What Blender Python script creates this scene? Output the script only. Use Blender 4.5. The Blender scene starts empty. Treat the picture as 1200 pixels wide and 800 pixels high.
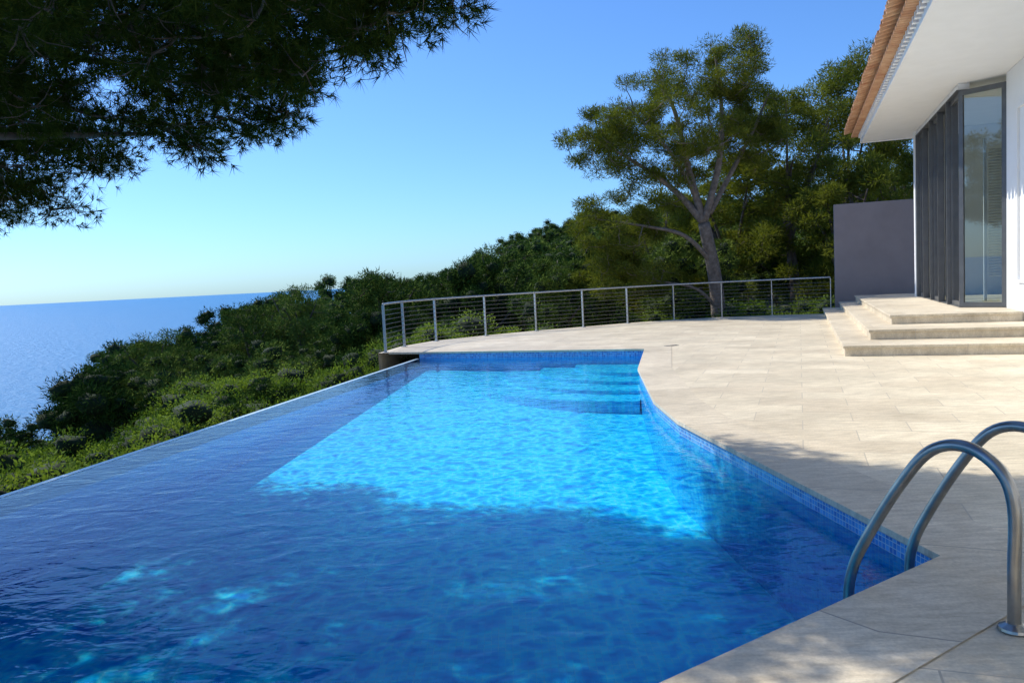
import bpy, math, random
import numpy as np
from mathutils import Vector, Matrix
R_=math.radians
rng=np.random.default_rng(7); random.seed(7)
S=bpy.context.scene
COL=S.collection
# ------------------------------------------------------------------ helpers
def link(o,parent=None):
    COL.objects.link(o)
    if parent: o.parent=parent
    return o
def empty(name):
    return link(bpy.data.objects.new(name,None))
def mesh_obj(name,verts,faces,mat,parent=None,uvs=None,smooth=False):
    me=bpy.data.meshes.new(name); me.from_pydata([tuple(v) for v in verts],[],[tuple(f) for f in faces])
    if uvs is not None:
        l=me.uv_layers.new(name='UVMap'); 
        for i,uv in enumerate(uvs): l.data[i].uv=uv
    me.materials.append(mat)
    if smooth: me.polygons.foreach_set('use_smooth',[True]*len(me.polygons))
    me.update()
    return link(bpy.data.objects.new(name,me),parent)
def np_mesh(name,V,k,mat,extra=None,mat2=None):
    V=np.asarray(V,dtype=np.float32).reshape(-1,3); n=len(V)//k; li=np.arange(n*k,dtype=np.int32); ls=np.arange(0,n*k,k,dtype=np.int32); lt=np.full(n,k,dtype=np.int32); mi=np.zeros(n,dtype=np.int32)
    if extra is not None:
        ev,ef=extra; li=np.concatenate([li,ef.ravel().astype(np.int32)+len(V)]); ls=np.concatenate([ls,n*k+np.arange(0,len(ef)*3,3,dtype=np.int32)]); lt=np.concatenate([lt,np.full(len(ef),3,dtype=np.int32)])
        mi=np.concatenate([mi,np.ones(len(ef),dtype=np.int32)]); V=np.vstack([V,ev.astype(np.float32)])
    me=bpy.data.meshes.new(name)
    me.vertices.add(len(V)); me.vertices.foreach_set('co',V.ravel())
    me.loops.add(len(li)); me.loops.foreach_set('vertex_index',li)
    me.polygons.add(len(ls)); me.polygons.foreach_set('loop_start',ls)
    me.polygons.foreach_set('loop_total',lt)
    me.materials.append(mat)
    if mat2: me.materials.append(mat2); me.polygons.foreach_set('material_index',mi)
    me.update(calc_edges=True)
    return me
class Geo:
    def __init__(s): s.v=[];s.f=[]
    def add(s,v,f):
        b=len(s.v); s.v+= [tuple(x) for x in v]; s.f+=[tuple(i+b for i in q) for q in f]
    def box(s,o,ax,ay,az):
        o=Vector(o);ax=Vector(ax);ay=Vector(ay);az=Vector(az)
        v=[o,o+ax,o+ax+ay,o+ay,o+az,o+ax+az,o+ax+ay+az,o+ay+az]
        s.add(v,[(0,3,2,1),(4,5,6,7),(0,1,5,4),(1,2,6,5),(2,3,7,6),(3,0,4,7)])
    def tube(s,pts,rad,n=8,cap=True):
        pts=[Vector(p) for p in pts]; m=len(pts)
        if not hasattr(rad,'__len__'): rad=[rad]*m
        v=[];f=[]; pu=None
        for i,p in enumerate(pts):
            t=(pts[min(i+1,m-1)]-pts[max(i-1,0)]); 
            if t.length<1e-6: t=Vector((0,0,1))
            t.normalize()
            if pu is None:
                a=Vector((0,0,1)) if abs(t.z)<.9 else Vector((1,0,0)); u=t.cross(a).normalized()
            else:
                u=(pu-t*pu.dot(t)); u=u.normalized() if u.length>1e-6 else t.orthogonal().normalized()
            pu=u; w=t.cross(u)
            for k in range(n):
                a=2*math.pi*k/n; v.append(p+(u*math.cos(a)+w*math.sin(a))*rad[i])
        for i in range(m-1):
            for k in range(n):
                f.append((i*n+k,i*n+(k+1)%n,(i+1)*n+(k+1)%n,(i+1)*n+k))
        if cap:
            f.append(tuple(range(n-1,-1,-1))); f.append(tuple((m-1)*n+k for k in range(n)))
        s.add(v,f)
    def obj(s,name,mat,parent=None,smooth=False):
        return mesh_obj(name,s.v,s.f,mat,parent,None,smooth)
def bevel(o,w=.008,seg=2):
    m=o.modifiers.new('bevel','BEVEL'); m.width=w; m.segments=seg; m.limit_method='ANGLE'; return o
def smoothpath(pts,n=6):
    P=[Vector(p) for p in pts]; out=[]
    for i in range(len(P)-1):
        a=P[max(i-1,0)];b=P[i];c=P[i+1];d=P[min(i+2,len(P)-1)]
        for k in range(n):
            t=k/n
            out.append(.5*((2*b)+(c-a)*t+(2*a-5*b+4*c-d)*t*t+(3*b-a-3*c+d)*t**3))
    out.append(P[-1]); return out
# ------------------------------------------------------------------ materials
def newmat(name):
    m=bpy.data.materials.new(name); m.use_nodes=True; nt=m.node_tree; nt.nodes.clear()
    out=nt.nodes.new('ShaderNodeOutputMaterial'); return m,nt,out
def N(nt,t,**k):
    n=nt.nodes.new(t)
    for a,b in k.items(): setattr(n,a,b)
    return n
def setin(n,**k):
    for a,b in k.items(): n.inputs[a.replace('_',' ')].default_value=b
def ramp(nt,fac,stops):
    r=N(nt,'ShaderNodeValToRGB'); e=r.color_ramp.elements
    while len(e)<len(stops): e.new(.5)
    for i,(p,c) in enumerate(stops): e[i].position=p; e[i].color=(*c,1)
    nt.links.new(fac,r.inputs['Fac']); return r
def mixc(nt,fac,a,b,mode='MIX'):
    m=N(nt,'ShaderNodeMix',data_type='RGBA',blend_type=mode)
    for sock,val in ((m.inputs[0],fac),(m.inputs[6],a),(m.inputs[7],b)):
        if hasattr(val,'links'): nt.links.new(val,sock)
        elif isinstance(val,tuple): sock.default_value=(*val,1)
        else: sock.default_value=val
    return m.outputs[2]
def noise(nt,vec,scale,detail=4,rough=.55):
    n=N(nt,'ShaderNodeTexNoise'); setin(n,Scale=scale,Detail=detail,Roughness=rough)
    if vec is not None: nt.links.new(vec,n.inputs['Vector'])
    return n
def simple(name,c1,c2,scale=6,rough=.6,metal=0,bump=0,bscale=40):
    m,nt,out=newmat(name); tc=N(nt,'ShaderNodeTexCoord'); n=noise(nt,tc.outputs['Object'],scale,6)
    r=ramp(nt,n.outputs['Fac'],[(.3,c1),(.7,c2)]); p=N(nt,'ShaderNodeBsdfPrincipled')
    nt.links.new(r.outputs[0],p.inputs['Base Color']); setin(p,Roughness=rough,Metallic=metal)
    if bump:
        n2=noise(nt,tc.outputs['Object'],bscale,6); b=N(nt,'ShaderNodeBump'); setin(b,Strength=bump,Distance=.02)
        nt.links.new(n2.outputs['Fac'],b.inputs['Height']); nt.links.new(b.outputs[0],p.inputs['Normal'])
    nt.links.new(p.outputs[0],out.inputs[0]); return m
def foliage(name,dark,mid,light,transl=.3,clump=1.2,orand=.35):
    m,nt,out=newmat(name); tc=N(nt,'ShaderNodeTexCoord'); oi=N(nt,'ShaderNodeObjectInfo'); g=N(nt,'ShaderNodeNewGeometry')
    n=noise(nt,tc.outputs['Object'],clump,1)
    a=N(nt,'ShaderNodeMath',operation='MULTIPLY_ADD'); nt.links.new(g.outputs['Random Per Island'],a.inputs[0]); a.inputs[1].default_value=.40; 
    b=N(nt,'ShaderNodeMath',operation='MULTIPLY_ADD'); nt.links.new(oi.outputs['Random'],b.inputs[0]); b.inputs[1].default_value=orand
    c=N(nt,'ShaderNodeMath',operation='MULTIPLY'); nt.links.new(n.outputs['Fac'],c.inputs[0]); c.inputs[1].default_value=.90-orand
    nt.links.new(c.outputs[0],b.inputs[2]); nt.links.new(b.outputs[0],a.inputs[2])
    r=ramp(nt,a.outputs[0],[(.2,dark),(.55,mid),(.95,light)])
    d=N(nt,'ShaderNodeBsdfDiffuse'); nt.links.new(r.outputs[0],d.inputs['Color'])
    if transl<=0: nt.links.new(d.outputs[0],out.inputs[0]); return m
    t=N(nt,'ShaderNodeBsdfTranslucent'); tc2=mixc(nt,1.0,r.outputs[0],(1.5,1.5,.5),'MULTIPLY'); nt.links.new(tc2,t.inputs[0])
    mx=N(nt,'ShaderNodeMixShader'); mx.inputs[0].default_value=transl
    nt.links.new(d.outputs[0],mx.inputs[1]); nt.links.new(t.outputs[0],mx.inputs[2]); nt.links.new(mx.outputs[0],out.inputs[0]); return m
def paving(name,bw,bh,rot,c1,c2,c3,mortar,use_uv=False,msize=.004):
    m,nt,out=newmat(name); tc=N(nt,'ShaderNodeTexCoord'); src=tc.outputs['UV' if use_uv else 'Object']
    mp=N(nt,'ShaderNodeMapping'); mp.inputs['Rotation'].default_value=(0,0,R_(rot)); nt.links.new(src,mp.inputs[0])
    br=N(nt,'ShaderNodeTexBrick'); nt.links.new(mp.outputs[0],br.inputs[0]); br.offset=.5
    setin(br,Scale=1.0,Brick_Width=bw,Row_Height=bh,Mortar_Size=msize,Mortar_Smooth=.2,Bias=0.0)
    br.inputs['Color1'].default_value=(0,0,0,1); br.inputs['Color2'].default_value=(1,1,1,1); br.inputs['Mortar'].default_value=(.5,.5,.5,1)
    base=ramp(nt,br.outputs['Color'],[(0,c1),(.5,c2),(1,c3)])
    n1=noise(nt,tc.outputs['Object'],1.1,7,.62); r1=ramp(nt,n1.outputs['Fac'],[(.3,(.78,.77,.75)),(.7,(1.12,1.11,1.09))])
    mp2=N(nt,'ShaderNodeMapping'); mp2.inputs['Rotation'].default_value=(0,0,R_(rot)); mp2.inputs['Scale'].default_value=(3,14,3); nt.links.new(tc.outputs['Object'],mp2.inputs[0])
    n2=noise(nt,mp2.outputs[0],1.6,8,.65); r2=ramp(nt,n2.outputs['Fac'],[(.3,(.78,.75,.70)),(.62,(1.08,1.08,1.07))])
    n3=noise(nt,tc.outputs['Object'],60,4,.6); r3=ramp(nt,n3.outputs['Fac'],[(.3,(.84,.84,.84)),(.7,(1.07,1.07,1.07))])
    c=mixc(nt,1.0,base.outputs[0],r1.outputs[0],'MULTIPLY'); c=mixc(nt,1.0,c,r2.outputs[0],'MULTIPLY'); c=mixc(nt,1.0,c,r3.outputs[0],'MULTIPLY')
    c=mixc(nt,br.outputs['Fac'],c,mortar)
    p=N(nt,'ShaderNodeBsdfPrincipled'); setin(p,Roughness=.62); nt.links.new(c,p.inputs['Base Color'])
    b=N(nt,'ShaderNodeBump'); setin(b,Strength=.25,Distance=.004); 
    h=N(nt,'ShaderNodeMath',operation='SUBTRACT'); nt.links.new(n3.outputs['Fac'],h.inputs[0]); nt.links.new(br.outputs['Fac'],h.inputs[1])
    nt.links.new(h.outputs[0],b.inputs['Height']); nt.links.new(b.outputs[0],p.inputs['Normal'])
    nt.links.new(p.outputs[0],out.inputs[0]); return m
def mosaic(name,size,stops,mortar,use_uv,rough=.25,mot=None):
    m,nt,out=newmat(name); tc=N(nt,'ShaderNodeTexCoord'); src=tc.outputs['UV' if use_uv else 'Object']
    br=N(nt,'ShaderNodeTexBrick'); br.offset=0; nt.links.new(src,br.inputs[0])
    setin(br,Scale=1.0,Brick_Width=size,Row_Height=size,Mortar_Size=size*.07,Mortar_Smooth=.1)
    br.inputs['Color1'].default_value=(0,0,0,1); br.inputs['Color2'].default_value=(1,1,1,1)
    r=ramp(nt,br.outputs['Color'],stops); c=mixc(nt,br.outputs['Fac'],r.outputs[0],mortar)
    p=N(nt,'ShaderNodeBsdfPrincipled'); setin(p,Roughness=rough); nt.links.new(c,p.inputs['Base Color']); nt.links.new(p.outputs[0],out.inputs[0]); return m

M_deck=paving('travertine_paving',.9,.45,20,(.66,.57,.43),(.71,.625,.475),(.76,.675,.52),(.46,.40,.31),False,.005)
M_cop=paving('coping_stone',1.2,.60,0,(.63,.55,.42),(.68,.595,.46),(.72,.635,.495),(.36,.31,.25),True,.006)
M_step=paving('step_stone',1.2,.8,20,(.65,.565,.43),(.69,.605,.465),(.73,.645,.505),(.48,.42,.34))
M_conc=simple('retaining_concrete',(.3,.29,.27),(.4,.39,.36),2,.8,0,.3)
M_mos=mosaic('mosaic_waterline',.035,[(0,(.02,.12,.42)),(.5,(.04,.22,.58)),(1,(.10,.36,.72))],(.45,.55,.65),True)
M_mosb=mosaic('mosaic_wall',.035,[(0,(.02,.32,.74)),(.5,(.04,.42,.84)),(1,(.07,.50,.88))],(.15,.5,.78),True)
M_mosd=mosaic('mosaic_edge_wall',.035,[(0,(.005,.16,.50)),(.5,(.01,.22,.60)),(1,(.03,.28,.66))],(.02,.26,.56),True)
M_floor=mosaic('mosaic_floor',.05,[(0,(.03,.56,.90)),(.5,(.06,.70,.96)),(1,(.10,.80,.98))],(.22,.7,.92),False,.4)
M_lip=mosaic('mosaic_lip',.035,[(0,(.35,.55,.68)),(.5,(.5,.66,.74)),(1,(.62,.74,.8))],(.6,.66,.68),False,.3)
M_white=simple('white_render',(.80,.80,.79),(.84,.84,.83),3,.75,0,.1,80)
M_grey=simple('taupe_render_wall',(.28,.24,.235),(.32,.275,.27),2,.8,0,.15,60)
M_frame=simple('grey_aluminium',(.10,.105,.11),(.13,.135,.14),5,.4,.3)
M_steel=simple('stainless_steel',(.27,.26,.245),(.40,.385,.36),9,.28,1)
M_post=simple('painted_steel',(.42,.44,.45),(.5,.52,.53),9,.4,.5)
M_cable=simple('steel_cable',(.12,.12,.12),(.2,.2,.2),9,.4,.6)
M_tile=simple('terracotta',(.40,.18,.09),(.62,.38,.22),3.5,.8,0,.2,50)
M_bark=simple('pine_bark',(.07,.052,.04),(.16,.125,.10),5,.9,0,.8,18)
M_barkg=simple('pine_bark_grey',(.11,.085,.065),(.24,.20,.165),9,.9,0,.8,30)
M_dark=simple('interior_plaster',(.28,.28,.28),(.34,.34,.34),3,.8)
M_blind=simple('louvre_white',(.6,.6,.6),(.68,.68,.68),3,.5)
M_ground=simple('hillside_soil',(.02,.03,.01),(.06,.06,.025),.6,.95,0,.5,3)
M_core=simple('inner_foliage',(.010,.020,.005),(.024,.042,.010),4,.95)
M_fol=foliage('pine_foliage_far',(.016,.036,.009),(.072,.12,.022),(.18,.235,.045),0,.6,.55)
M_fol2=foliage('pine_foliage',(.035,.048,.010),(.095,.120,.022),(.19,.205,.04),.28,.8)
M_shrub=foliage('shrub_foliage',(.03,.065,.010),(.10,.165,.028),(.22,.30,.07),.25,1.0,.5)
M_need=foliage('pine_needles',(.012,.024,.006),(.030,.052,.012),(.065,.09,.018),.25,1.5)
# glass
m,nt,out=newmat('window_glass'); fr=N(nt,'ShaderNodeFresnel'); fr.inputs[0].default_value=1.6
tr=N(nt,'ShaderNodeBsdfTransparent'); tr.inputs[0].default_value=(.8,.88,.86,1); gl=N(nt,'ShaderNodeBsdfGlossy'); gl.inputs['Roughness'].default_value=.01
mx=N(nt,'ShaderNodeMixShader'); ma=N(nt,'ShaderNodeMath',operation='ADD'); nt.links.new(fr.outputs[0],ma.inputs[0]); ma.inputs[1].default_value=.12
nt.links.new(ma.outputs[0],mx.inputs[0]); nt.links.new(tr.outputs[0],mx.inputs[1]); nt.links.new(gl.outputs[0],mx.inputs[2]); nt.links.new(mx.outputs[0],out.inputs[0]); M_glass=m
# pool water
m,nt,out=newmat('pool_water'); tc=N(nt,'ShaderNodeTexCoord')
mp=N(nt,'ShaderNodeMapping'); mp.inputs['Rotation'].default_value=(0,0,.4); mp.inputs['Scale'].default_value=(1,1.4,1); nt.links.new(tc.outputs['Object'],mp.inputs[0])
n1=noise(nt,mp.outputs[0],2.6,3,.5); n1.inputs['Distortion'].default_value=.8
n2=noise(nt,mp.outputs[0],11,2,.5)
ad=N(nt,'ShaderNodeMath',operation='MULTIPLY_ADD'); nt.links.new(n2.outputs['Fac'],ad.inputs[0]); ad.inputs[1].default_value=.25; nt.links.new(n1.outputs['Fac'],ad.inputs[2])
bp=N(nt,'ShaderNodeBump'); setin(bp,Strength=.36,Distance=.03); nt.links.new(ad.outputs[0],bp.inputs['Height'])
fr=N(nt,'ShaderNodeFresnel'); fr.inputs[0].default_value=1.33; nt.links.new(bp.outputs[0],fr.inputs['Normal'])
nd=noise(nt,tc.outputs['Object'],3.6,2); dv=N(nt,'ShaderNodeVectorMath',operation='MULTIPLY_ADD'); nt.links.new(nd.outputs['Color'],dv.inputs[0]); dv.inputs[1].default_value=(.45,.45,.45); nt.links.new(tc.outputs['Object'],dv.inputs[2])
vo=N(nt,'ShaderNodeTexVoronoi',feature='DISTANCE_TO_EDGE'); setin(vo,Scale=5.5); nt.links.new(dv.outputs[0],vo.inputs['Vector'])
rr=ramp(nt,vo.outputs['Distance'],[(.0,(1.0,1.0,1.0)),(.07,(.42,1.0,1.0)),(.20,(.08,.78,.98)),(.5,(.02,.42,.80))])  # caustic light net painted into the water tint, bright along cell edges
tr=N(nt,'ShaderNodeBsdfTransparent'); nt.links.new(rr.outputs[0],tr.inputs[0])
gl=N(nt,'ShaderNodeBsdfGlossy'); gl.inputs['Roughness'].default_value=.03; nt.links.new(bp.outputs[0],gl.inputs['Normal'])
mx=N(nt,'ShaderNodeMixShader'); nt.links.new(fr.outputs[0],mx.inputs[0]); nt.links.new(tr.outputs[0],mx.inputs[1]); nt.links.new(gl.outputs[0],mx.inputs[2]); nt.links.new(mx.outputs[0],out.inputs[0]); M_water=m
# sea
m,nt,out=newmat('sea_water'); tc=N(nt,'ShaderNodeTexCoord'); n1=noise(nt,tc.outputs['Object'],.12,9,.62)
bp=N(nt,'ShaderNodeBump'); setin(bp,Strength=1.0,Distance=5); nt.links.new(n1.outputs['Fac'],bp.inputs['Height'])
p=N(nt,'ShaderNodeBsdfPrincipled'); p.inputs['Base Color'].default_value=(.03,.20,.42,1); setin(p,Roughness=.4,IOR=1.33); nt.links.new(bp.outputs[0],p.inputs['Normal']); nt.links.new(p.outputs[0],out.inputs[0]); M_sea=m
# ------------------------------------------------------------------ camera, sky, sun
H=1.5
cam=bpy.data.cameras.new('camera'); cam.lens=28; cam.sensor_width=36; cam.clip_end=80000; cam.clip_start=.05
co=link(bpy.data.objects.new('camera',cam)); pt=R_(4.47); ro=R_(2.86)
fwd=Vector((0,math.cos(pt),-math.sin(pt))); up0=Vector((0,math.sin(pt),math.cos(pt))); r0=Vector((1,0,0))
rt=r0*math.cos(ro)-up0*math.sin(ro); up=rt.cross(fwd)
co.matrix_world=Matrix(((rt.x,up.x,-fwd.x,0),(rt.y,up.y,-fwd.y,0),(rt.z,up.z,-fwd.z,H),(0,0,0,1)))
S.camera=co
AZ,EL=-56,46
w=bpy.data.worlds.new('World'); S.world=w; w.use_nodes=True; nt=w.node_tree
bg=nt.nodes.get('Background') or nt.nodes.new('ShaderNodeBackground'); sk=nt.nodes.new('ShaderNodeTexSky'); sk.sky_type='NISHITA'; sk.sun_disc=False
sk.sun_elevation=R_(EL); sk.sun_rotation=R_(AZ%360); sk.air_density=1.0; sk.dust_density=.6; sk.ozone_density=2.0
tint=mixc(nt,1.0,sk.outputs[0],(.56,.91,1.40),'MULTIPLY')
nt.links.new(tint,bg.inputs[0]); bg.inputs[1].default_value=.136
sl=bpy.data.lights.new('sun','SUN'); sl.energy=5.0; sl.angle=R_(.5); sl.color=(1,.95,.85)
so=link(bpy.data.objects.new('sun',sl)); sd=Vector((math.sin(R_(AZ))*math.cos(R_(EL)),math.cos(R_(AZ))*math.cos(R_(EL)),math.sin(R_(EL))))
so.rotation_euler=sd.to_track_quat('Z','Y').to_euler(); so.location=(-20,15,30)
S.view_settings.view_transform='Standard'; S.view_settings.look='None'; S.view_settings.exposure=0
# ------------------------------------------------------------------ terrain
T_az=np.array([-180,-90,-60,-42,-33,-30.5,-28,-25.8,-20,-16,-10.2,-5.4,-2.3,1.3,5.8,15,30,60,90,180.])
T_el=np.array([2,-9,-9.5,-8.5,-6.9,-6.0,-3.7,-2.3,-1.4,-.6,.3,.3,1.9,3.4,4.3,5,5.5,5.5,5,2.])
T_R =np.array([60,45,45,50,52,54,58,66,76,84,95,105,115,125,135,140,140,120,100,60.])
T_gn=np.array([-4,-5.6,-5.8,-5.6,-5.4,-5.3,-5.2,-5.1,-4.9,-4.7,-4.4,-3.6,-3.2,-2.9,-2.7,-2.3,-2.0,-1.6,-1.6,-4.])
def ground(x,y):
    az=np.degrees(np.arctan2(x,y)); r=np.hypot(x,y)
    R=np.interp(az,T_az,T_R); g0=np.interp(az,T_az,T_gn); g1=H+R*np.tan(np.radians(np.interp(az,T_az,T_el)))-4.6
    s=np.clip((r-24)/(R-24),0,1); z=g0+(g1-g0)*s**1.2-np.sin(np.pi*s)*2.2
    t=np.clip((r-R)/110,0,1); z=z-(t**1.3)*(z+66)
    z=z+.35*np.sin(x*.31+1)*np.cos(y*.27)*np.clip((r-20)/20,0,1)
    return z
rs=np.concatenate([np.linspace(.5,30,16),np.linspace(33,150,50),np.linspace(160,300,20)]); azs=np.radians(np.arange(-180,180,2.))
V=[];F=[]
for r in rs:
    for a in azs:
        x=r*math.sin(a);y=r*math.cos(a); V.append((x,y,float(ground(x,y))))
na=len(azs)
for i in range(len(rs)-1):
    for j in range(na): F.append((i*na+j,(i+1)*na+j,(i+1)*na+(j+1)%na,i*na+(j+1)%na))
mesh_obj('hillside_terrain',V,F,M_ground,smooth=True)
Q=45000
mesh_obj('sea',[(-Q,-Q,-60),(Q,-Q,-60),(Q,Q,-60),(-Q,Q,-60)],[(0,1,2,3)],M_sea)
# ------------------------------------------------------------------ pool
WZ=-.14
right=[(2.62,15.6),(1.97,12.4),(1.64,9.2),(1.64,7.9),(2.13,3.9)]
near=[(.515,2.8),(-6.3,-1.85)]; P0=(-2.05,17.45)
outline=[P0]+right+near
fz=lambda x,y:-.40-.055*(17-y)
pool=empty('infinity_pool')
mesh_obj('floor',[(x,y,fz(x,y)) for x,y in outline],[tuple(range(len(outline)))[::-1]],M_floor,pool)
def walls(name,segs,zlo,zhi,mat):
    V=[];F=[];UV=[];L=0
    for a,b in segs:
        l=math.dist(a,b); i=len(V); za=zlo(*a) ; zb=zlo(*b)
        V.extend([(a[0],a[1],za),(b[0],b[1],zb),(b[0],b[1],zhi),(a[0],a[1],zhi)]); F.append((i,i+1,i+2,i+3))
        UV.extend([(L,za),(L+l,zb),(L+l,zhi),(L,zhi)]); L+=l
    mesh_obj(name,V,F,mat,pool,UV)
segs=list(zip(outline[:-1],outline[1:]))
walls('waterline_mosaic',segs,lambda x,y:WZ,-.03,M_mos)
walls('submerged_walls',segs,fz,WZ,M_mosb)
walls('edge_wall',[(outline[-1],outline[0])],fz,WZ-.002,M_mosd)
a=Vector((*outline[-1],0)); b=Vector((*outline[0],0)); d=(b-a).normalized(); nrm=Vector((-d.y,d.x,0))
g=Geo(); g.box(a+Vector((0,0,WZ-.16)),(b-a),nrm*.07,(0,0,.163)); g.obj('overflow_lip',M_lip,pool)
g=Geo(); g.box(a+nrm*.02+Vector((0,0,-8)),(b-a),nrm*.3,(0,0,7.6)); g.box(a+nrm*.9+Vector((0,0,-8)),(b-a),nrm*.2,(0,0,7.2)); g.obj('retaining_wall',M_conc,pool)
mesh_obj('water_surface',[(x,y,WZ) for x,y in outline],[tuple(range(len(outline)))[::-1]],M_water,pool)
cx,cy=2.62,15.6; 
for k,(rad,z) in enumerate([(3.5,-.47),(2.8,-.41),(2.1,-.35),(1.4,-.29)]):
    vs=[(cx,cy)]; a0=math.atan2(P0[1]-cy,P0[0]-cx); a1=math.atan2(12.4-cy,1.97-cx)%(2*math.pi)
    for i in range(25):
        t=a0+(a1-a0)*i/24; vs.append((cx+rad*math.cos(t),cy+rad*math.sin(t)))
    n=len(vs); VV=[(x,y,z) for x,y in vs]+[(x,y,-.85) for x,y in vs]
    mesh_obj('pool_step_%d'%(k+1),VV,[tuple(range(n))]+[(i,i+n,(i+1)%n+n,(i+1)%n) for i in range(n)],M_floor,pool)
# ------------------------------------------------------------------ deck
rail=[(-2.84,17.8),(-2.6,19.2),(-1.95,20.5),(-.7,21.6),(.7,22.5),(2.1,23.2),(3.5,23.9),(5.0,24.4),(6.5,24.5),(7.95,24.2),(9.5,23.6)]
outer=[(-3.0,17.75)]+[(x-.12,y+.14) for x,y in rail[1:3]]+[(x,y+.2) for x,y in rail[3:]]+[(14,25.5),(30,22),(30,-12),(-6.3,-12)]
deck=outline[::-1]
poly=outer+[(-6.9,-1.85)]+deck[:]
n=len(poly); VV=[(x,y,0) for x,y in poly]+[(x,y,-6) for x,y in poly[:len(outer)+1]]
FF=[tuple(range(n))[::-1]]
for i in range(len(outer)): FF.append((i,i+1,n+i+1,n+i))
mesh_obj('stone_terrace',VV,FF,M_deck)
def offs(path,dist):
    out=[]
    P=[Vector(p) for p in path]
    for i,p in enumerate(P):
        t1=(P[i]-P[i-1]).normalized() if i>0 else None; t2=(P[i+1]-P[i]).normalized() if i<len(P)-1 else None
        if t1 is None: t1=t2
        if t2 is None: t2=t1
        n1=Vector((-t1.y,t1.x)); n2=Vector((-t2.y,t2.x)); m_=(n1+n2).normalized(); out.append(p+m_*dist/max(.3,m_.dot(n1)))
    return out
path=[(-2.75,17.72)]+outline
inn=offs(path,-.025); outp=offs(path,.5)
V=[];F=[];UV=[];L=0
for i in range(len(path)-1):
    a,b,c,e=inn[i],inn[i+1],outp[i+1],outp[i]; l=(Vector(path[i+1])-Vector(path[i])).length; k=len(V)
    z=.006; zb=-.035
    V+=[(a.x,a.y,z),(b.x,b.y,z),(c.x,c.y,z),(e.x,e.y,z),(a.x,a.y,zb),(b.x,b.y,zb)]
    F+=[(k,k+1,k+2,k+3),(k+4,k+5,k+1,k)]
    UV+=[(L,0.05),(L+l,.05),(L+l,.55),(L,.55),(L,.0),(L+l,.0),(L+l,.05),(L,.05)]; L+=l
mesh_obj('pool_coping',V,F,M_cop,None,UV)
g=Geo()
for (x,y,an) in [(3.1,15.9,.3)]:
    for k in range(8):
        dx=Vector((math.cos(an),math.sin(an),0)); dy=Vector((-dx.y,dx.x,0)); g.box(Vector((x,y,.003))+dx*k*.035,dx*.018,dy*.12,(0,0,.008))
g.obj('drain_grille',M_frame)
# ------------------------------------------------------------------ railing
rl=empty('cable_railing'); sp=smoothpath([(x,y,0) for x,y in rail],6)
g=Geo()
for i,(x,y) in enumerate(rail):
    j=min(max(i*6,1),len(sp)-2); t=(sp[j+1]-sp[j-1]).normalized(); nn=Vector((-t.y,t.x,0))
    g.box(Vector((x,y,0))-t*.012-nn*.03,t*.024,nn*.06,(0,0,1.06)); g.box(Vector((x,y,0))-t*.06-nn*.06,t*.12,nn*.12,(0,0,.012))
g.obj('posts',M_post,rl)
g=Geo(); g.tube([p+Vector((0,0,1.085)) for p in sp],.024,10); g.obj('handrail',M_post,rl,True)
g=Geo()
for k in range(9): g.tube([p+Vector((0,0,.10+.105*k)) for p in sp],.007,5)
g.obj('cables',M_cable,rl,True)
# ------------------------------------------------------------------ ladder
ld=empty('pool_ladder'); e=Vector((.447,.31,0)).normalized(); q=Vector((-e.y,e.x,0))
g=Geo(); gs=Geo()
for base in (Vector((1.95,3.08,0)),Vector((1.95,3.08,0))+e*.54):
    pts=[base,base+Vector((0,0,.25)),base+Vector((0,0,.50)),base+q*.05+Vector((0,0,.64)),base+q*.18+Vector((0,0,.72)),base+q*.33+Vector((0,0,.68)),
         base+q*.47+Vector((0,0,.50)),base+q*.62+Vector((0,0,.24)),base+q*.70+Vector((0,0,.06)),base+q*.725+Vector((0,0,-.12)),base+q*.725+Vector((0,0,-.6)),base+q*.725+Vector((0,0,-.95))]
    g.tube(smoothpath(pts,6),.025,14); gs.tube([base+Vector((0,0,.007)),base+Vector((0,0,.018)),base+Vector((0,0,.032))],[.06,.057,.03],18)
g.obj('handrails',M_steel,ld,True); gs.obj('flanges',M_steel,ld)
g=Geo()
for z in (-.35,-.6,-.85): g.box(Vector((1.95,3.08,z))+q*.70,e*.54,q*.08,(0,0,.025))
g.obj('treads',M_steel,ld)
# ------------------------------------------------------------------ house
hs=empty('white_villa'); D=Vector((math.sin(R_(20)),math.cos(R_(20)),0)); NN=Vector((-D.y,D.x,0)); F0=Vector((8.8,15.6,0)); Z=Vector((0,0,1))
def hp(t,m_,z): return F0+D*t+NN*m_+Z*z
def hbox(g,t0,t1,m0,m1,z0,z1): g.box(hp(t0,m0,z0),D*(t1-t0),NN*(m1-m0),Z*(z1-z0))
g=Geo()
hbox(g,-26,-.5,-.95,-.7,0,4.8)
hbox(g,5.7,5.95,-7,.06,.0,4.8)
hbox(g,0.0,5.7,-.2,-.0,4.68,4.8)
bevel(g.obj('walls',M_white,hs))
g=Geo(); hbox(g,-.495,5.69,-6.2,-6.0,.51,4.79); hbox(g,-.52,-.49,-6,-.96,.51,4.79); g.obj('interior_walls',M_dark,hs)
g=Geo(); hbox(g,-26,6.9,-9,1.2,4.801,4.95); g.obj('soffit',M_white,hs)
g=Geo(); hbox(g,-26,6.95,1.2,1.26,4.78,5.03); hbox(g,6.9,6.96,-9,1.2,4.78,5.1)
for k in range(130): hbox(g,-25.9+k*.25,-25.9+k*.25+.10,1.26,1.34,4.86,4.99)
g.obj('fascia',M_white,hs)
g=Geo(); sl_=math.tan(R_(17)); 
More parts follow.
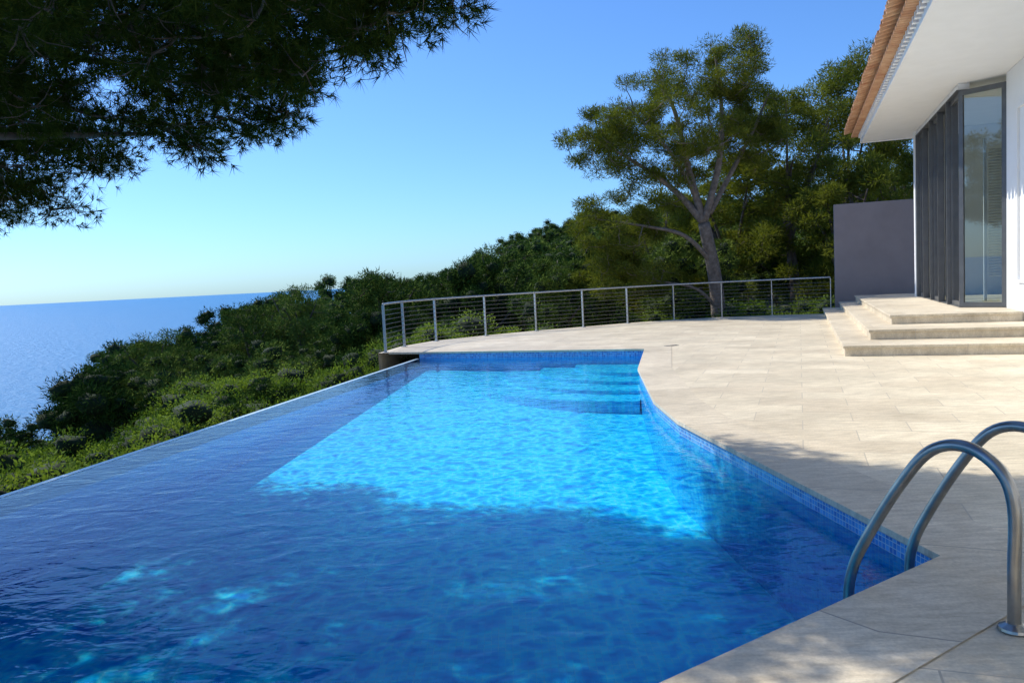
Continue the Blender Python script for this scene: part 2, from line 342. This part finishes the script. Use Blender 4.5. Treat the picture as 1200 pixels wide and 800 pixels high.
for k in range(132):
    t=-26+k*.25
    for c in range(9):
        m0=1.66-c*.40; m1=m0-.44
        z0=5.05+(1.66-m0)*sl_+.02; z1=5.05+(1.66-m1)*sl_-.0
        v=[];n_=7
        jit=random.uniform(-.02,.02); 
        for (mm,zz,ra) in ((m0+jit,z0,.10),(m1,z1,.082)):
            for i in range(n_):
                a=math.pi*i/(n_-1); v.append(hp(t+ra*math.cos(a),mm,zz+.05+ra*math.sin(a)*.9))
            for i in range(n_):
                a=math.pi*i/(n_-1); v.append(hp(t+(ra-.016)*math.cos(a),mm,zz+.05+(ra-.016)*math.sin(a)*.9))
        f=[(i,i+1,14+i+1,14+i) for i in range(6)]+[(7+i,21+i,21+i+1,7+i+1) for i in range(6)]+[(i,7+i,7+i+1,i+1) for i in range(6)]
        g.add(v,f)
        if c<3:
            v=[]
            for (mm,zz,ra) in ((m0+.03-jit,z0-.01,.085),(m1,z1-.01,.10)):
                for i in range(n_):
                    a=math.pi*i/(n_-1); v.append(hp(t+.125+ra*math.cos(a),mm,zz+.06-ra*math.sin(a)*.9))
                for i in range(n_):
                    a=math.pi*i/(n_-1); v.append(hp(t+.125+(ra-.016)*math.cos(a),mm,zz+.06-(ra-.016)*math.sin(a)*.9))
            g.add(v,f)
g.obj('roof_tiles',M_tile,hs)
g=Geo()
for k in range(264):
    t=-26+k*.125; v=[]
    for mm in (1.50,1.2):
        for i in range(6):
            a=math.pi*i/5; v.append(hp(t+.055*math.cos(a),mm,4.985-.055*math.sin(a)+.02))
    g.add(v,[(i,i+1,7+i,6+i) for i in range(5)]+[(0,5,4,3,2,1)])
g.obj('eave_tile_course',M_tile,hs)
g=Geo(); gg=Geo()
def leaf(a,b,z0,z1,w=.07,dep=.06,tr=.09):
    a=Vector(a);b=Vector(b);l=(b-a).length;t=(b-a)/l; n_=Vector((-t.y,t.x,0))*dep
    g.box(a+Z*z0,t*w,n_,Z*(z1-z0)); g.box(b-t*w+Z*z0,t*w,n_,Z*(z1-z0))
    g.box(a+t*w+Z*z0,t*(l-2*w),n_,Z*tr); g.box(a+t*w+Z*(z1-tr),t*(l-2*w),n_,Z*tr)
    p=a+n_*.5; gg.add([p+t*w+Z*(z0+tr),p+t*(l-w)+Z*(z0+tr),p+t*(l-w)+Z*(z1-tr),p+t*w+Z*(z1-tr)],[(0,1,2,3)])
ts=[0,1.14,2.28,3.42,4.56,5.68]
for i in range(5):
    leaf(hp(ts[i],-.10-.07*(i%2),0),hp(ts[i+1]+.0,-.10-.07*(i%2),0),.52,4.66,.10,.06)
    g.box(hp(ts[i+1]-.06,-.08,.52),D*.05,NN*.12,Z*4.14)
leaf(hp(-.02,0,0),hp(-.5,-.70,0),.52,4.66,.08,.06)
g.box(hp(-.06,-.16,4.66),D*5.76,NN*.2,Z*.015)
g.box(hp(-.0,-.22,.515),D*5.69,NN*.22,Z*.012)
g.obj('door_frames',M_frame,hs); gg.obj('door_glass',M_glass,hs)
g=Geo()
for k in range(46): g.box(hp(.55,-.62,1.1+.055*k),D*.03-Z*.02,NN*-.7,Z*.012+D*.01)
g.box(hp(.53,-.58,.6),D*.06,NN*.05,Z*3.2); g.box(hp(.53,-1.37,.6),D*.06,NN*.05,Z*3.2); g.obj('louvre_shutter',M_blind,hs)
g=Geo(); hbox(g,-3.2,-1.4,-.699,-.66,1.0,1.05); hbox(g,-3.2,-1.4,-.699,-.66,4.0,4.05); hbox(g,-3.2,-3.15,-.699,-.66,1.05,4.0); hbox(g,-1.45,-1.4,-.699,-.66,1.05,4.0); g.obj('window_surround',M_white,hs)
for i,(t0,mo,z0,z1) in enumerate([(-3.92,2.3,.001,.17),(-2.94,1.85,.171,.34),(-1.8,1.41,.341,.51)]):
    g=Geo(); tf=8.1
    hbox(g,t0+.03,tf,-.69,mo-.03,z0,z1-.045); o=g.obj('step_riser_%d'%(i+1),M_step,hs)
    g=Geo(); hbox(g,t0,tf,-.68,mo,z1-.044,z1); bevel(g.obj('step_tread_%d'%(i+1),M_step,hs),.006)
g=Geo(); hbox(g,-.49,5.69,-5.99,-.685,.3,.512); g.obj('interior_floor',M_step,hs)
g=Geo(); g.box((9.9,24.25,-.5),NN*-3.6,D*.25,Z*3.75); bevel(g.obj('taupe_garden_wall',M_grey),.01)
# ------------------------------------------------------------------ foliage generators
def unit(v): return v/np.maximum(np.linalg.norm(v,axis=1,keepdims=True),1e-6)
import bmesh
bm=bmesh.new(); bmesh.ops.create_icosphere(bm,subdivisions=2,radius=1); ICV=np.array([v.co[:] for v in bm.verts]); ICF=np.array([[v.index for v in f.verts] for f in bm.faces]); bm.free()
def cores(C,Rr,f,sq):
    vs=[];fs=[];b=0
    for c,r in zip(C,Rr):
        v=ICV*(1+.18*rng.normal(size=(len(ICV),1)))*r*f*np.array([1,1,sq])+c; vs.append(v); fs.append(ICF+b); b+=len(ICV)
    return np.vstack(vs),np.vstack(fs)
def leafcloud(C,Rr,n,Lf,Wf,sq=.75,shell=.45,jit=.7,kite=True,lo=0.0):
    C=np.repeat(C,n,0); Rr=np.repeat(Rr,n); k=len(C); dr=unit(rng.normal(size=(k,3)))
    pos=C+dr*(Rr*(lo+(1-lo)*rng.random(k)**shell))[:,None]*np.array([1,1,sq])
    a=unit(dr+jit*rng.normal(size=(k,3))+np.array([0,0,.3])); b=unit(np.cross(a,rng.normal(size=(k,3))))
    s=(.6+.8*rng.random(k))[:,None]
    if kite: return np.stack([pos,pos+a*Lf*.45*s+b*Wf*.5*s,pos+a*Lf*s,pos+a*Lf*.45*s-b*Wf*.5*s],1),4
    return np.stack([pos-b*Wf*.5*s,pos+b*Wf*.5*s,pos+a*Lf*s],1),3
def forest_tree(i,mat,rx,rz,zc,nc,leafn,Lf,Wf,umb=True,kite=False,pr=(.45,.8)):
    C=[]
    while len(C)<nc:
        p=rng.uniform(-1,1,3); l=np.linalg.norm(p)
        if l>1 or l<.45: continue
        if p[2]<(-.45 if umb else -.8): continue
        C.append((p[0]*rx,p[1]*rx,zc+p[2]*rz))
    C=np.array(C)*np.array([rng.uniform(.85,1.15),1,1]); PR=rng.uniform(pr[0],pr[1],nc)
    V,k=leafcloud(C,PR,leafn,Lf,Wf,.85,.8,.75,kite,.45)
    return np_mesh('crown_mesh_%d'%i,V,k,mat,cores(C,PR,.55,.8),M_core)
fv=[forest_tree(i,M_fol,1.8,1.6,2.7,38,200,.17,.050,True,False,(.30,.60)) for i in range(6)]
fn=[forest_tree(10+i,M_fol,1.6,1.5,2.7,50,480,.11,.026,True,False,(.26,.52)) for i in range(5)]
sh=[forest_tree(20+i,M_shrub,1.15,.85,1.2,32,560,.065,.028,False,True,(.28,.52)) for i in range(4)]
tg=Geo(); tg.tube([(0,0,-1.5),(.1,0,.8),(0,.1,2.6)],[.16,.13,.07],7)
for a in range(4):
    tg.tube([(0.05,0,1.2+.2*a),(.5*math.cos(a*1.7),.5*math.sin(a*1.7),2.1+.1*a),(1.2*math.cos(a*1.7),1.2*math.sin(a*1.7),2.8)],[.07,.05,.02],5)
tm=tg.obj('t',M_bark); tme=tm.data; bpy.data.objects.remove(tm)
rx_=np.array([p[0] for p in rail]); ry_=np.array([p[1] for p in rail])
def outside(x,y,mg):
    ex=-6.3+.22*(y+1.85)
    ry=np.interp(x,rx_,ry_,left=17.8) if x<9.4 else 26.0
    if y<17.8: return x<ex-mg
    if x<-2.84: return math.dist((x,y),(-2.84,17.8))>mg*.8 and x<-2.84-mg*.7*(y<21)
    return y>ry+mg
forest=empty('pine_forest'); pts=[]
def place(me,parent,x,y,z,s,nm,trunk=True,zs=1.0):
    o=bpy.data.objects.new(nm,me); o.location=(x,y,z); o.scale=(s*rng.uniform(.9,1.2),s*rng.uniform(.9,1.2),s*zs); o.rotation_euler=(rng.uniform(-.12,.12),rng.uniform(-.12,.12),rng.uniform(0,6.28)); link(o,parent)
    if trunk:
        o2=bpy.data.objects.new(nm.replace('crown','trunk'),tme); o2.location=(x,y,z); o2.scale=(s,s,s*zs); link(o2,parent)
def ok(x,y,dm):
    for (a,b) in pts:
        if (a-x)**2+(b-y)**2<dm*dm: return False
    return True
cnt=0
for tr_ in range(8000):
    az=rng.uniform(-46,42); R=float(np.interp(az,T_az,T_R)); r=math.sqrt(rng.uniform(13**2,(R+10)**2)); x=r*math.sin(R_(az)); y=r*math.cos(R_(az))
    if not outside(x,y,4.2): continue
    if x>7 and y<29: continue
    if not ok(x,y,2.6+.014*r): continue
    pts.append((x,y)); cnt+=1
    s=rng.uniform(.65,1.2)*(1+.3*(r>60)); z=float(ground(x,y))-.2
    top=H+r*math.tan(R_(float(np.interp(az,T_az,T_el))+rng.uniform(-1.9,.9)*(25/r+.35)))
    z=min(z+rng.uniform(0,1.2),top-4.3*s)
    me=fn[rng.integers(5)] if r<48 else fv[rng.integers(6)]
    place(me,forest,x,y,z,s,'crown_%d'%cnt,True,rng.uniform(.85,1.15))
shr=empty('shrub_thicket'); spt=[]; c2=0
for tr_ in range(4000):
    if rng.random()<.6: y=rng.uniform(2,24); x=-6.3+.22*(y+1.85)-rng.uniform(1.7,9)
    else: x=rng.uniform(-3,12); y=float(np.interp(x,rx_,ry_))+rng.uniform(1.6,6)
    if not outside(x,y,1.5): continue
    if any((a-x)**2+(b-y)**2<1.55**2 for a,b in spt): continue
    spt.append((x,y)); c2+=1; r=math.hypot(x,y)
    if x<-3: zt=-1.05-.10*max(0,-6.3+.22*(y+1.85)-1.7-x)+rng.uniform(-.45,.3)
    else: zt=rng.uniform(-.5,.4)
    place(sh[rng.integers(4)],shr,x,y,zt-2.1,rng.uniform(.9,1.25),'shrub_crown_%d'%c2,False)
# ------------------------------------------------------------------ hero pines
def pine(name,limbs,C,CR,ntuft,nneed,Lf,Wf,mat,bark,br0=.035,twigs=6,mode='puff'):
    root=empty(name); g=Geo(); nodes=[]
    for pts_,r0_,r1_ in limbs:
        p=smoothpath(pts_,6); n_=len(p); g.tube(p,[r0_+(r1_-r0_)*i/(n_-1) for i in range(n_)],9)
        nodes+= [tuple(q_) for i,q_ in enumerate(p) if i>2]
    base=np.array(limbs[0][0][-1]); od=np.argsort(np.linalg.norm(C-base,axis=1)); C=C[od]; CR=CR[od]
    nodes=np.array(nodes)
    for c in C:
        dd=np.linalg.norm(nodes-c,axis=1)+ .35*np.maximum(0,nodes[:,2]-c[2]); a=nodes[np.argmin(dd)]; l=np.linalg.norm(c-a)
        mid=(a+c)/2+rng.normal(size=3)*.08*l-np.array([0,0,.06*l]); m2=(mid+c)/2+rng.normal(size=3)*.04*l
        rr_=min(br0,.012+.012*l); g.tube([a,(a+mid)/2+rng.normal(size=3)*.02*l,mid,m2,c],[rr_,rr_*.9,rr_*.75,rr_*.55,rr_*.3],5,False)
        nodes=np.vstack([nodes,mid,m2,c])
    for c,cr in zip(C,CR):
        for k in range(twigs):
            dr=unit(rng.normal(size=(1,3)))[0]; e_=c+dr*cr*.85*np.array([1,1,.7]); g.tube([c,(c+e_)/2+np.array([0,0,-.04]),e_],[.008,.006,.003],3,False)
    g.obj('trunk_and_limbs',bark,root,True)
    if mode=='puff':
        V,k=leafcloud(C,CR,ntuft,Lf,Wf,.65,.5,.8,False)
    else:
        T=np.repeat(C,ntuft,0); TR=np.repeat(CR,ntuft); n_=len(T); dr=unit(rng.normal(size=(n_,3)))
        T=T+dr*(TR*rng.random(n_)**.45)[:,None]*np.array([1,1,.65]); ax=unit(dr+.5*rng.normal(size=(n_,3))+np.array([0,0,.2]))
        T=np.repeat(T,nneed,0); ax=np.repeat(ax,nneed,0); k_=len(T)
        a=unit(ax+.75*rng.normal(size=(k_,3))*np.array([1,1,1])); b=unit(np.cross(a,rng.normal(size=(k_,3)))); s=(.75+.5*rng.random(k_))[:,None]
        p0=T-ax*(.05*rng.random(k_))[:,None]
        V=np.stack([p0-b*Wf*.5,p0+b*Wf*.5,p0+a*Lf*s],1); k=3
    me=np_mesh('needle_foliage',V,k,mat); link(bpy.data.objects.new('needle_foliage',me),root)
    return root
def ell(n,c,r,lo=.2):
    out=[]
    while len(out)<n:
        p=rng.uniform(-1,1,3); l=np.linalg.norm(p)
        if l<=1 and l>lo: out.append(np.array(c)+p*np.array(r))
    return np.array(out)
C=np.vstack([ell(130,(5.6,26.3,6.3),(3.1,2.3,2.1)),ell(34,(7.2,26.2,7.9),(1.7,1.5,1.1)),ell(30,(3.2,26,5.6),(1.4,1.4,.9)),ell(34,(8.2,26.3,6.2),(1.0,1.3,1.5)),ell(46,(3.8,26.4,3.1),(1.9,1.5,1.1)),ell(34,(3.9,26.2,1.4),(1.9,1.2,.8))])
limbs=[([(6.85,26,-2.5),(6.75,26,.8),(6.4,26,3.0)],.27,.19),
 ([(6.4,26,3.0),(5.6,26.1,4.0),(4.6,26,4.8),(3.0,25.9,5.8)],.13,.03),
 ([(6.4,26,3.0),(6.0,26.2,4.8),(5.6,26.1,6.6),(5.0,26.2,8.0)],.14,.03),
 ([(6.4,26,3.0),(6.9,25.8,4.9),(7.1,26.1,6.8),(6.9,26,8.5)],.13,.03),
 ([(6.6,26,3.3),(7.4,26.2,4.6),(8.1,26,5.9),(8.6,26,7.0)],.10,.03),
 ([(6.7,26,1.6),(5.7,25.7,2.6),(4.4,25.9,3.0),(2.9,26,3.3)],.09,.02),
 ([(6.75,26,.2),(6.0,25.7,.9),(4.8,25.9,1.2)],.07,.02),
 ([(6.2,26.1,3.9),(5.2,25.6,5.4),(4.0,25.5,6.7)],.08,.02)]
pine('pine_tree',limbs,C,rng.uniform(.28,.56,len(C)),440,0,.12,.022,M_fol2,M_barkg)
def rpine(x,y,zt,rad,n,lean=0,mat=M_fol2,nl=360,z0=None):
    if z0 is None: z0=float(ground(x,y))-.5
    hh=zt-z0
    C=np.vstack([ell(n,(x+lean,y,zt-rad*.9),(rad,rad,rad*.95)),ell(n//2,(x+lean*.4,y,zt-rad*2.2),(rad*.9,rad*.9,rad*.9))])
    l=[([(x,y,z0),(x+.1,y,z0+hh*.3),(x+lean*.5,y,z0+hh*.55)],.24,.14)]
    for k in range(6):
        a=rng.uniform(0,6.28); l.append(([(x+lean*.5*(.5+.1*k),y,z0+hh*(.35+.035*k)),(x+lean*.7+math.cos(a)*rad*.4,y+math.sin(a)*rad*.4,z0+hh*.66),(x+lean+math.cos(a)*rad*.75,y+math.sin(a)*rad*.75,z0+hh*(.72+.04*k))],.09,.02))
    pine('pine_tree',l,C,rng.uniform(.38,.75,len(C)),nl,0,.16,.036,mat,M_bark)
rpine(11.0,31,8.3,2.4,66,-.4)
rpine(14.0,33,9.8,3.0,84,.2)
rpine(9.3,33,6.4,2.5,56,0)
rpine(17.5,35,10,3.0,60,0)
rpine(12.0,28.5,5.2,1.8,44,0)
rpine(6.6,34,4.8,2.2,40,0)
for (x,y,zt,rad,n) in [(-5.2,32,1.95,1.7,40),(-2.6,36,2.1,1.8,40),(-11.6,43.5,1.55,2.0,44),(-14.6,44,.9,1.9,40),(-18.6,41,-.3,1.9,40),(-.2,38,3.0,1.9,40),(2.0,33,2.6,1.7,36)]:
    rpine(x,y,zt,rad,n,.2,M_fol,300,zt-5.2)
# overhanging pine
def shadow_ok(x,y,z,mg=.35):
    c_=1/math.tan(R_(EL)); sa=-math.sin(R_(AZ)); ca=math.cos(R_(AZ)); xs=x+z*c_*sa; ys=y-z*c_*ca
    if xs<1.7:   # falls into the pool: use the floor, ~0.9 m lower
        xf=xs+.9*c_*sa; yf=ys-.9*c_*ca
        return yf<8.0+max(0,-.8-xf)*1.08-mg*.5
    return ys<max(5.35,7.0-(xs-1.7)*.75)-mg
B=np.array([(-.05,7.0,3.80),(-.37,7.5,3.6),(-1.2,8.0,3.42),(-2.25,9.3,3.25),(-3.3,10.4,2.9),(-4.7,11.3,3.1),(-6.2,11.4,2.5),(-7.1,11.2,2.15),(-8.3,12.2,2.6),(-9.6,12.0,3.0)])
C=[]
while len(C)<940:
    t=rng.uniform(0,len(B)-1.01); i=int(t); b=B[i]*(1-(t-i))+B[i+1]*(t-i)
    z=b[2]+.2+(5.9-b[2])*rng.random()**1.2; back=rng.random()**1.5*(2.6 if i<3 else 3.6)
    p=(b[0]-back*.3-.1,b[1]-back-.05,z+back*.08)
    if not shadow_ok(*p,.3 if p[2]>4 else -.1): continue
    C.append(p)
k=0
while k<340:
    x=rng.uniform(-8.5,1.6); y=rng.uniform(.3,9.9); z=rng.uniform(5.0,6.3)
    if not shadow_ok(x,y,z,.45) or z-H<.37*y+.55: continue
    C.append((x,y,z)); k+=1
C=np.array(C)
T0=(-9.3,6.8,-6)
limbs=[([T0,(-9.2,6.8,-1),(-8.9,6.7,2.2),(-8.3,6.6,3.8)],.34,.22),
 ([(-8.3,6.6,3.8),(-6.4,7.4,4.0),(-4.4,8.1,4.1),(-2.6,8.0,4.2),(-1.0,7.4,4.2)],.13,.03),
 ([(-8.3,6.6,3.8),(-6.6,6.5,4.6),(-4.6,6.6,5.0),(-2.6,7.0,5.3),(-.6,7.2,5.4)],.14,.03),
 ([(-8.4,6.6,3.4),(-7.0,7.8,3.2),(-5.8,9.2,3.4),(-4.2,10.0,3.5)],.10,.02),
 ([(-8.3,6.6,3.8),(-6.2,4.8,5.2),(-3.8,4.2,5.7),(-1.0,4.2,5.9)],.14,.03),
 ([(-8.3,6.6,3.8),(-7.0,3.6,5.2),(-5.2,1.8,5.7),(-3.2,1.2,5.9)],.12,.03),
 ([(-8.5,6.6,3.0),(-7.8,8.4,2.9),(-7.2,9.8,2.8),(-6.6,10.8,2.9)],.08,.02),
 ([(-8.5,6.6,3.2),(-8.4,9,3.5),(-8.3,11.4,3.8)],.09,.02),
 ([(-8.3,6.6,3.8),(-7.2,8.2,4.2),(-6.0,9.6,4.5),(-4.9,10.5,4.5)],.11,.03),
 ([(-8.3,6.6,3.8),(-8.6,4,5.4),(-8.6,1.5,6)],.12,.03)]
pine('overhanging_pine_tree',limbs,C,rng.uniform(.32,.55,len(C)),44,16,.13,.009,M_need,M_bark,.04,5,'tuft')
print('FOREST',cnt,'SHRUB',c2)
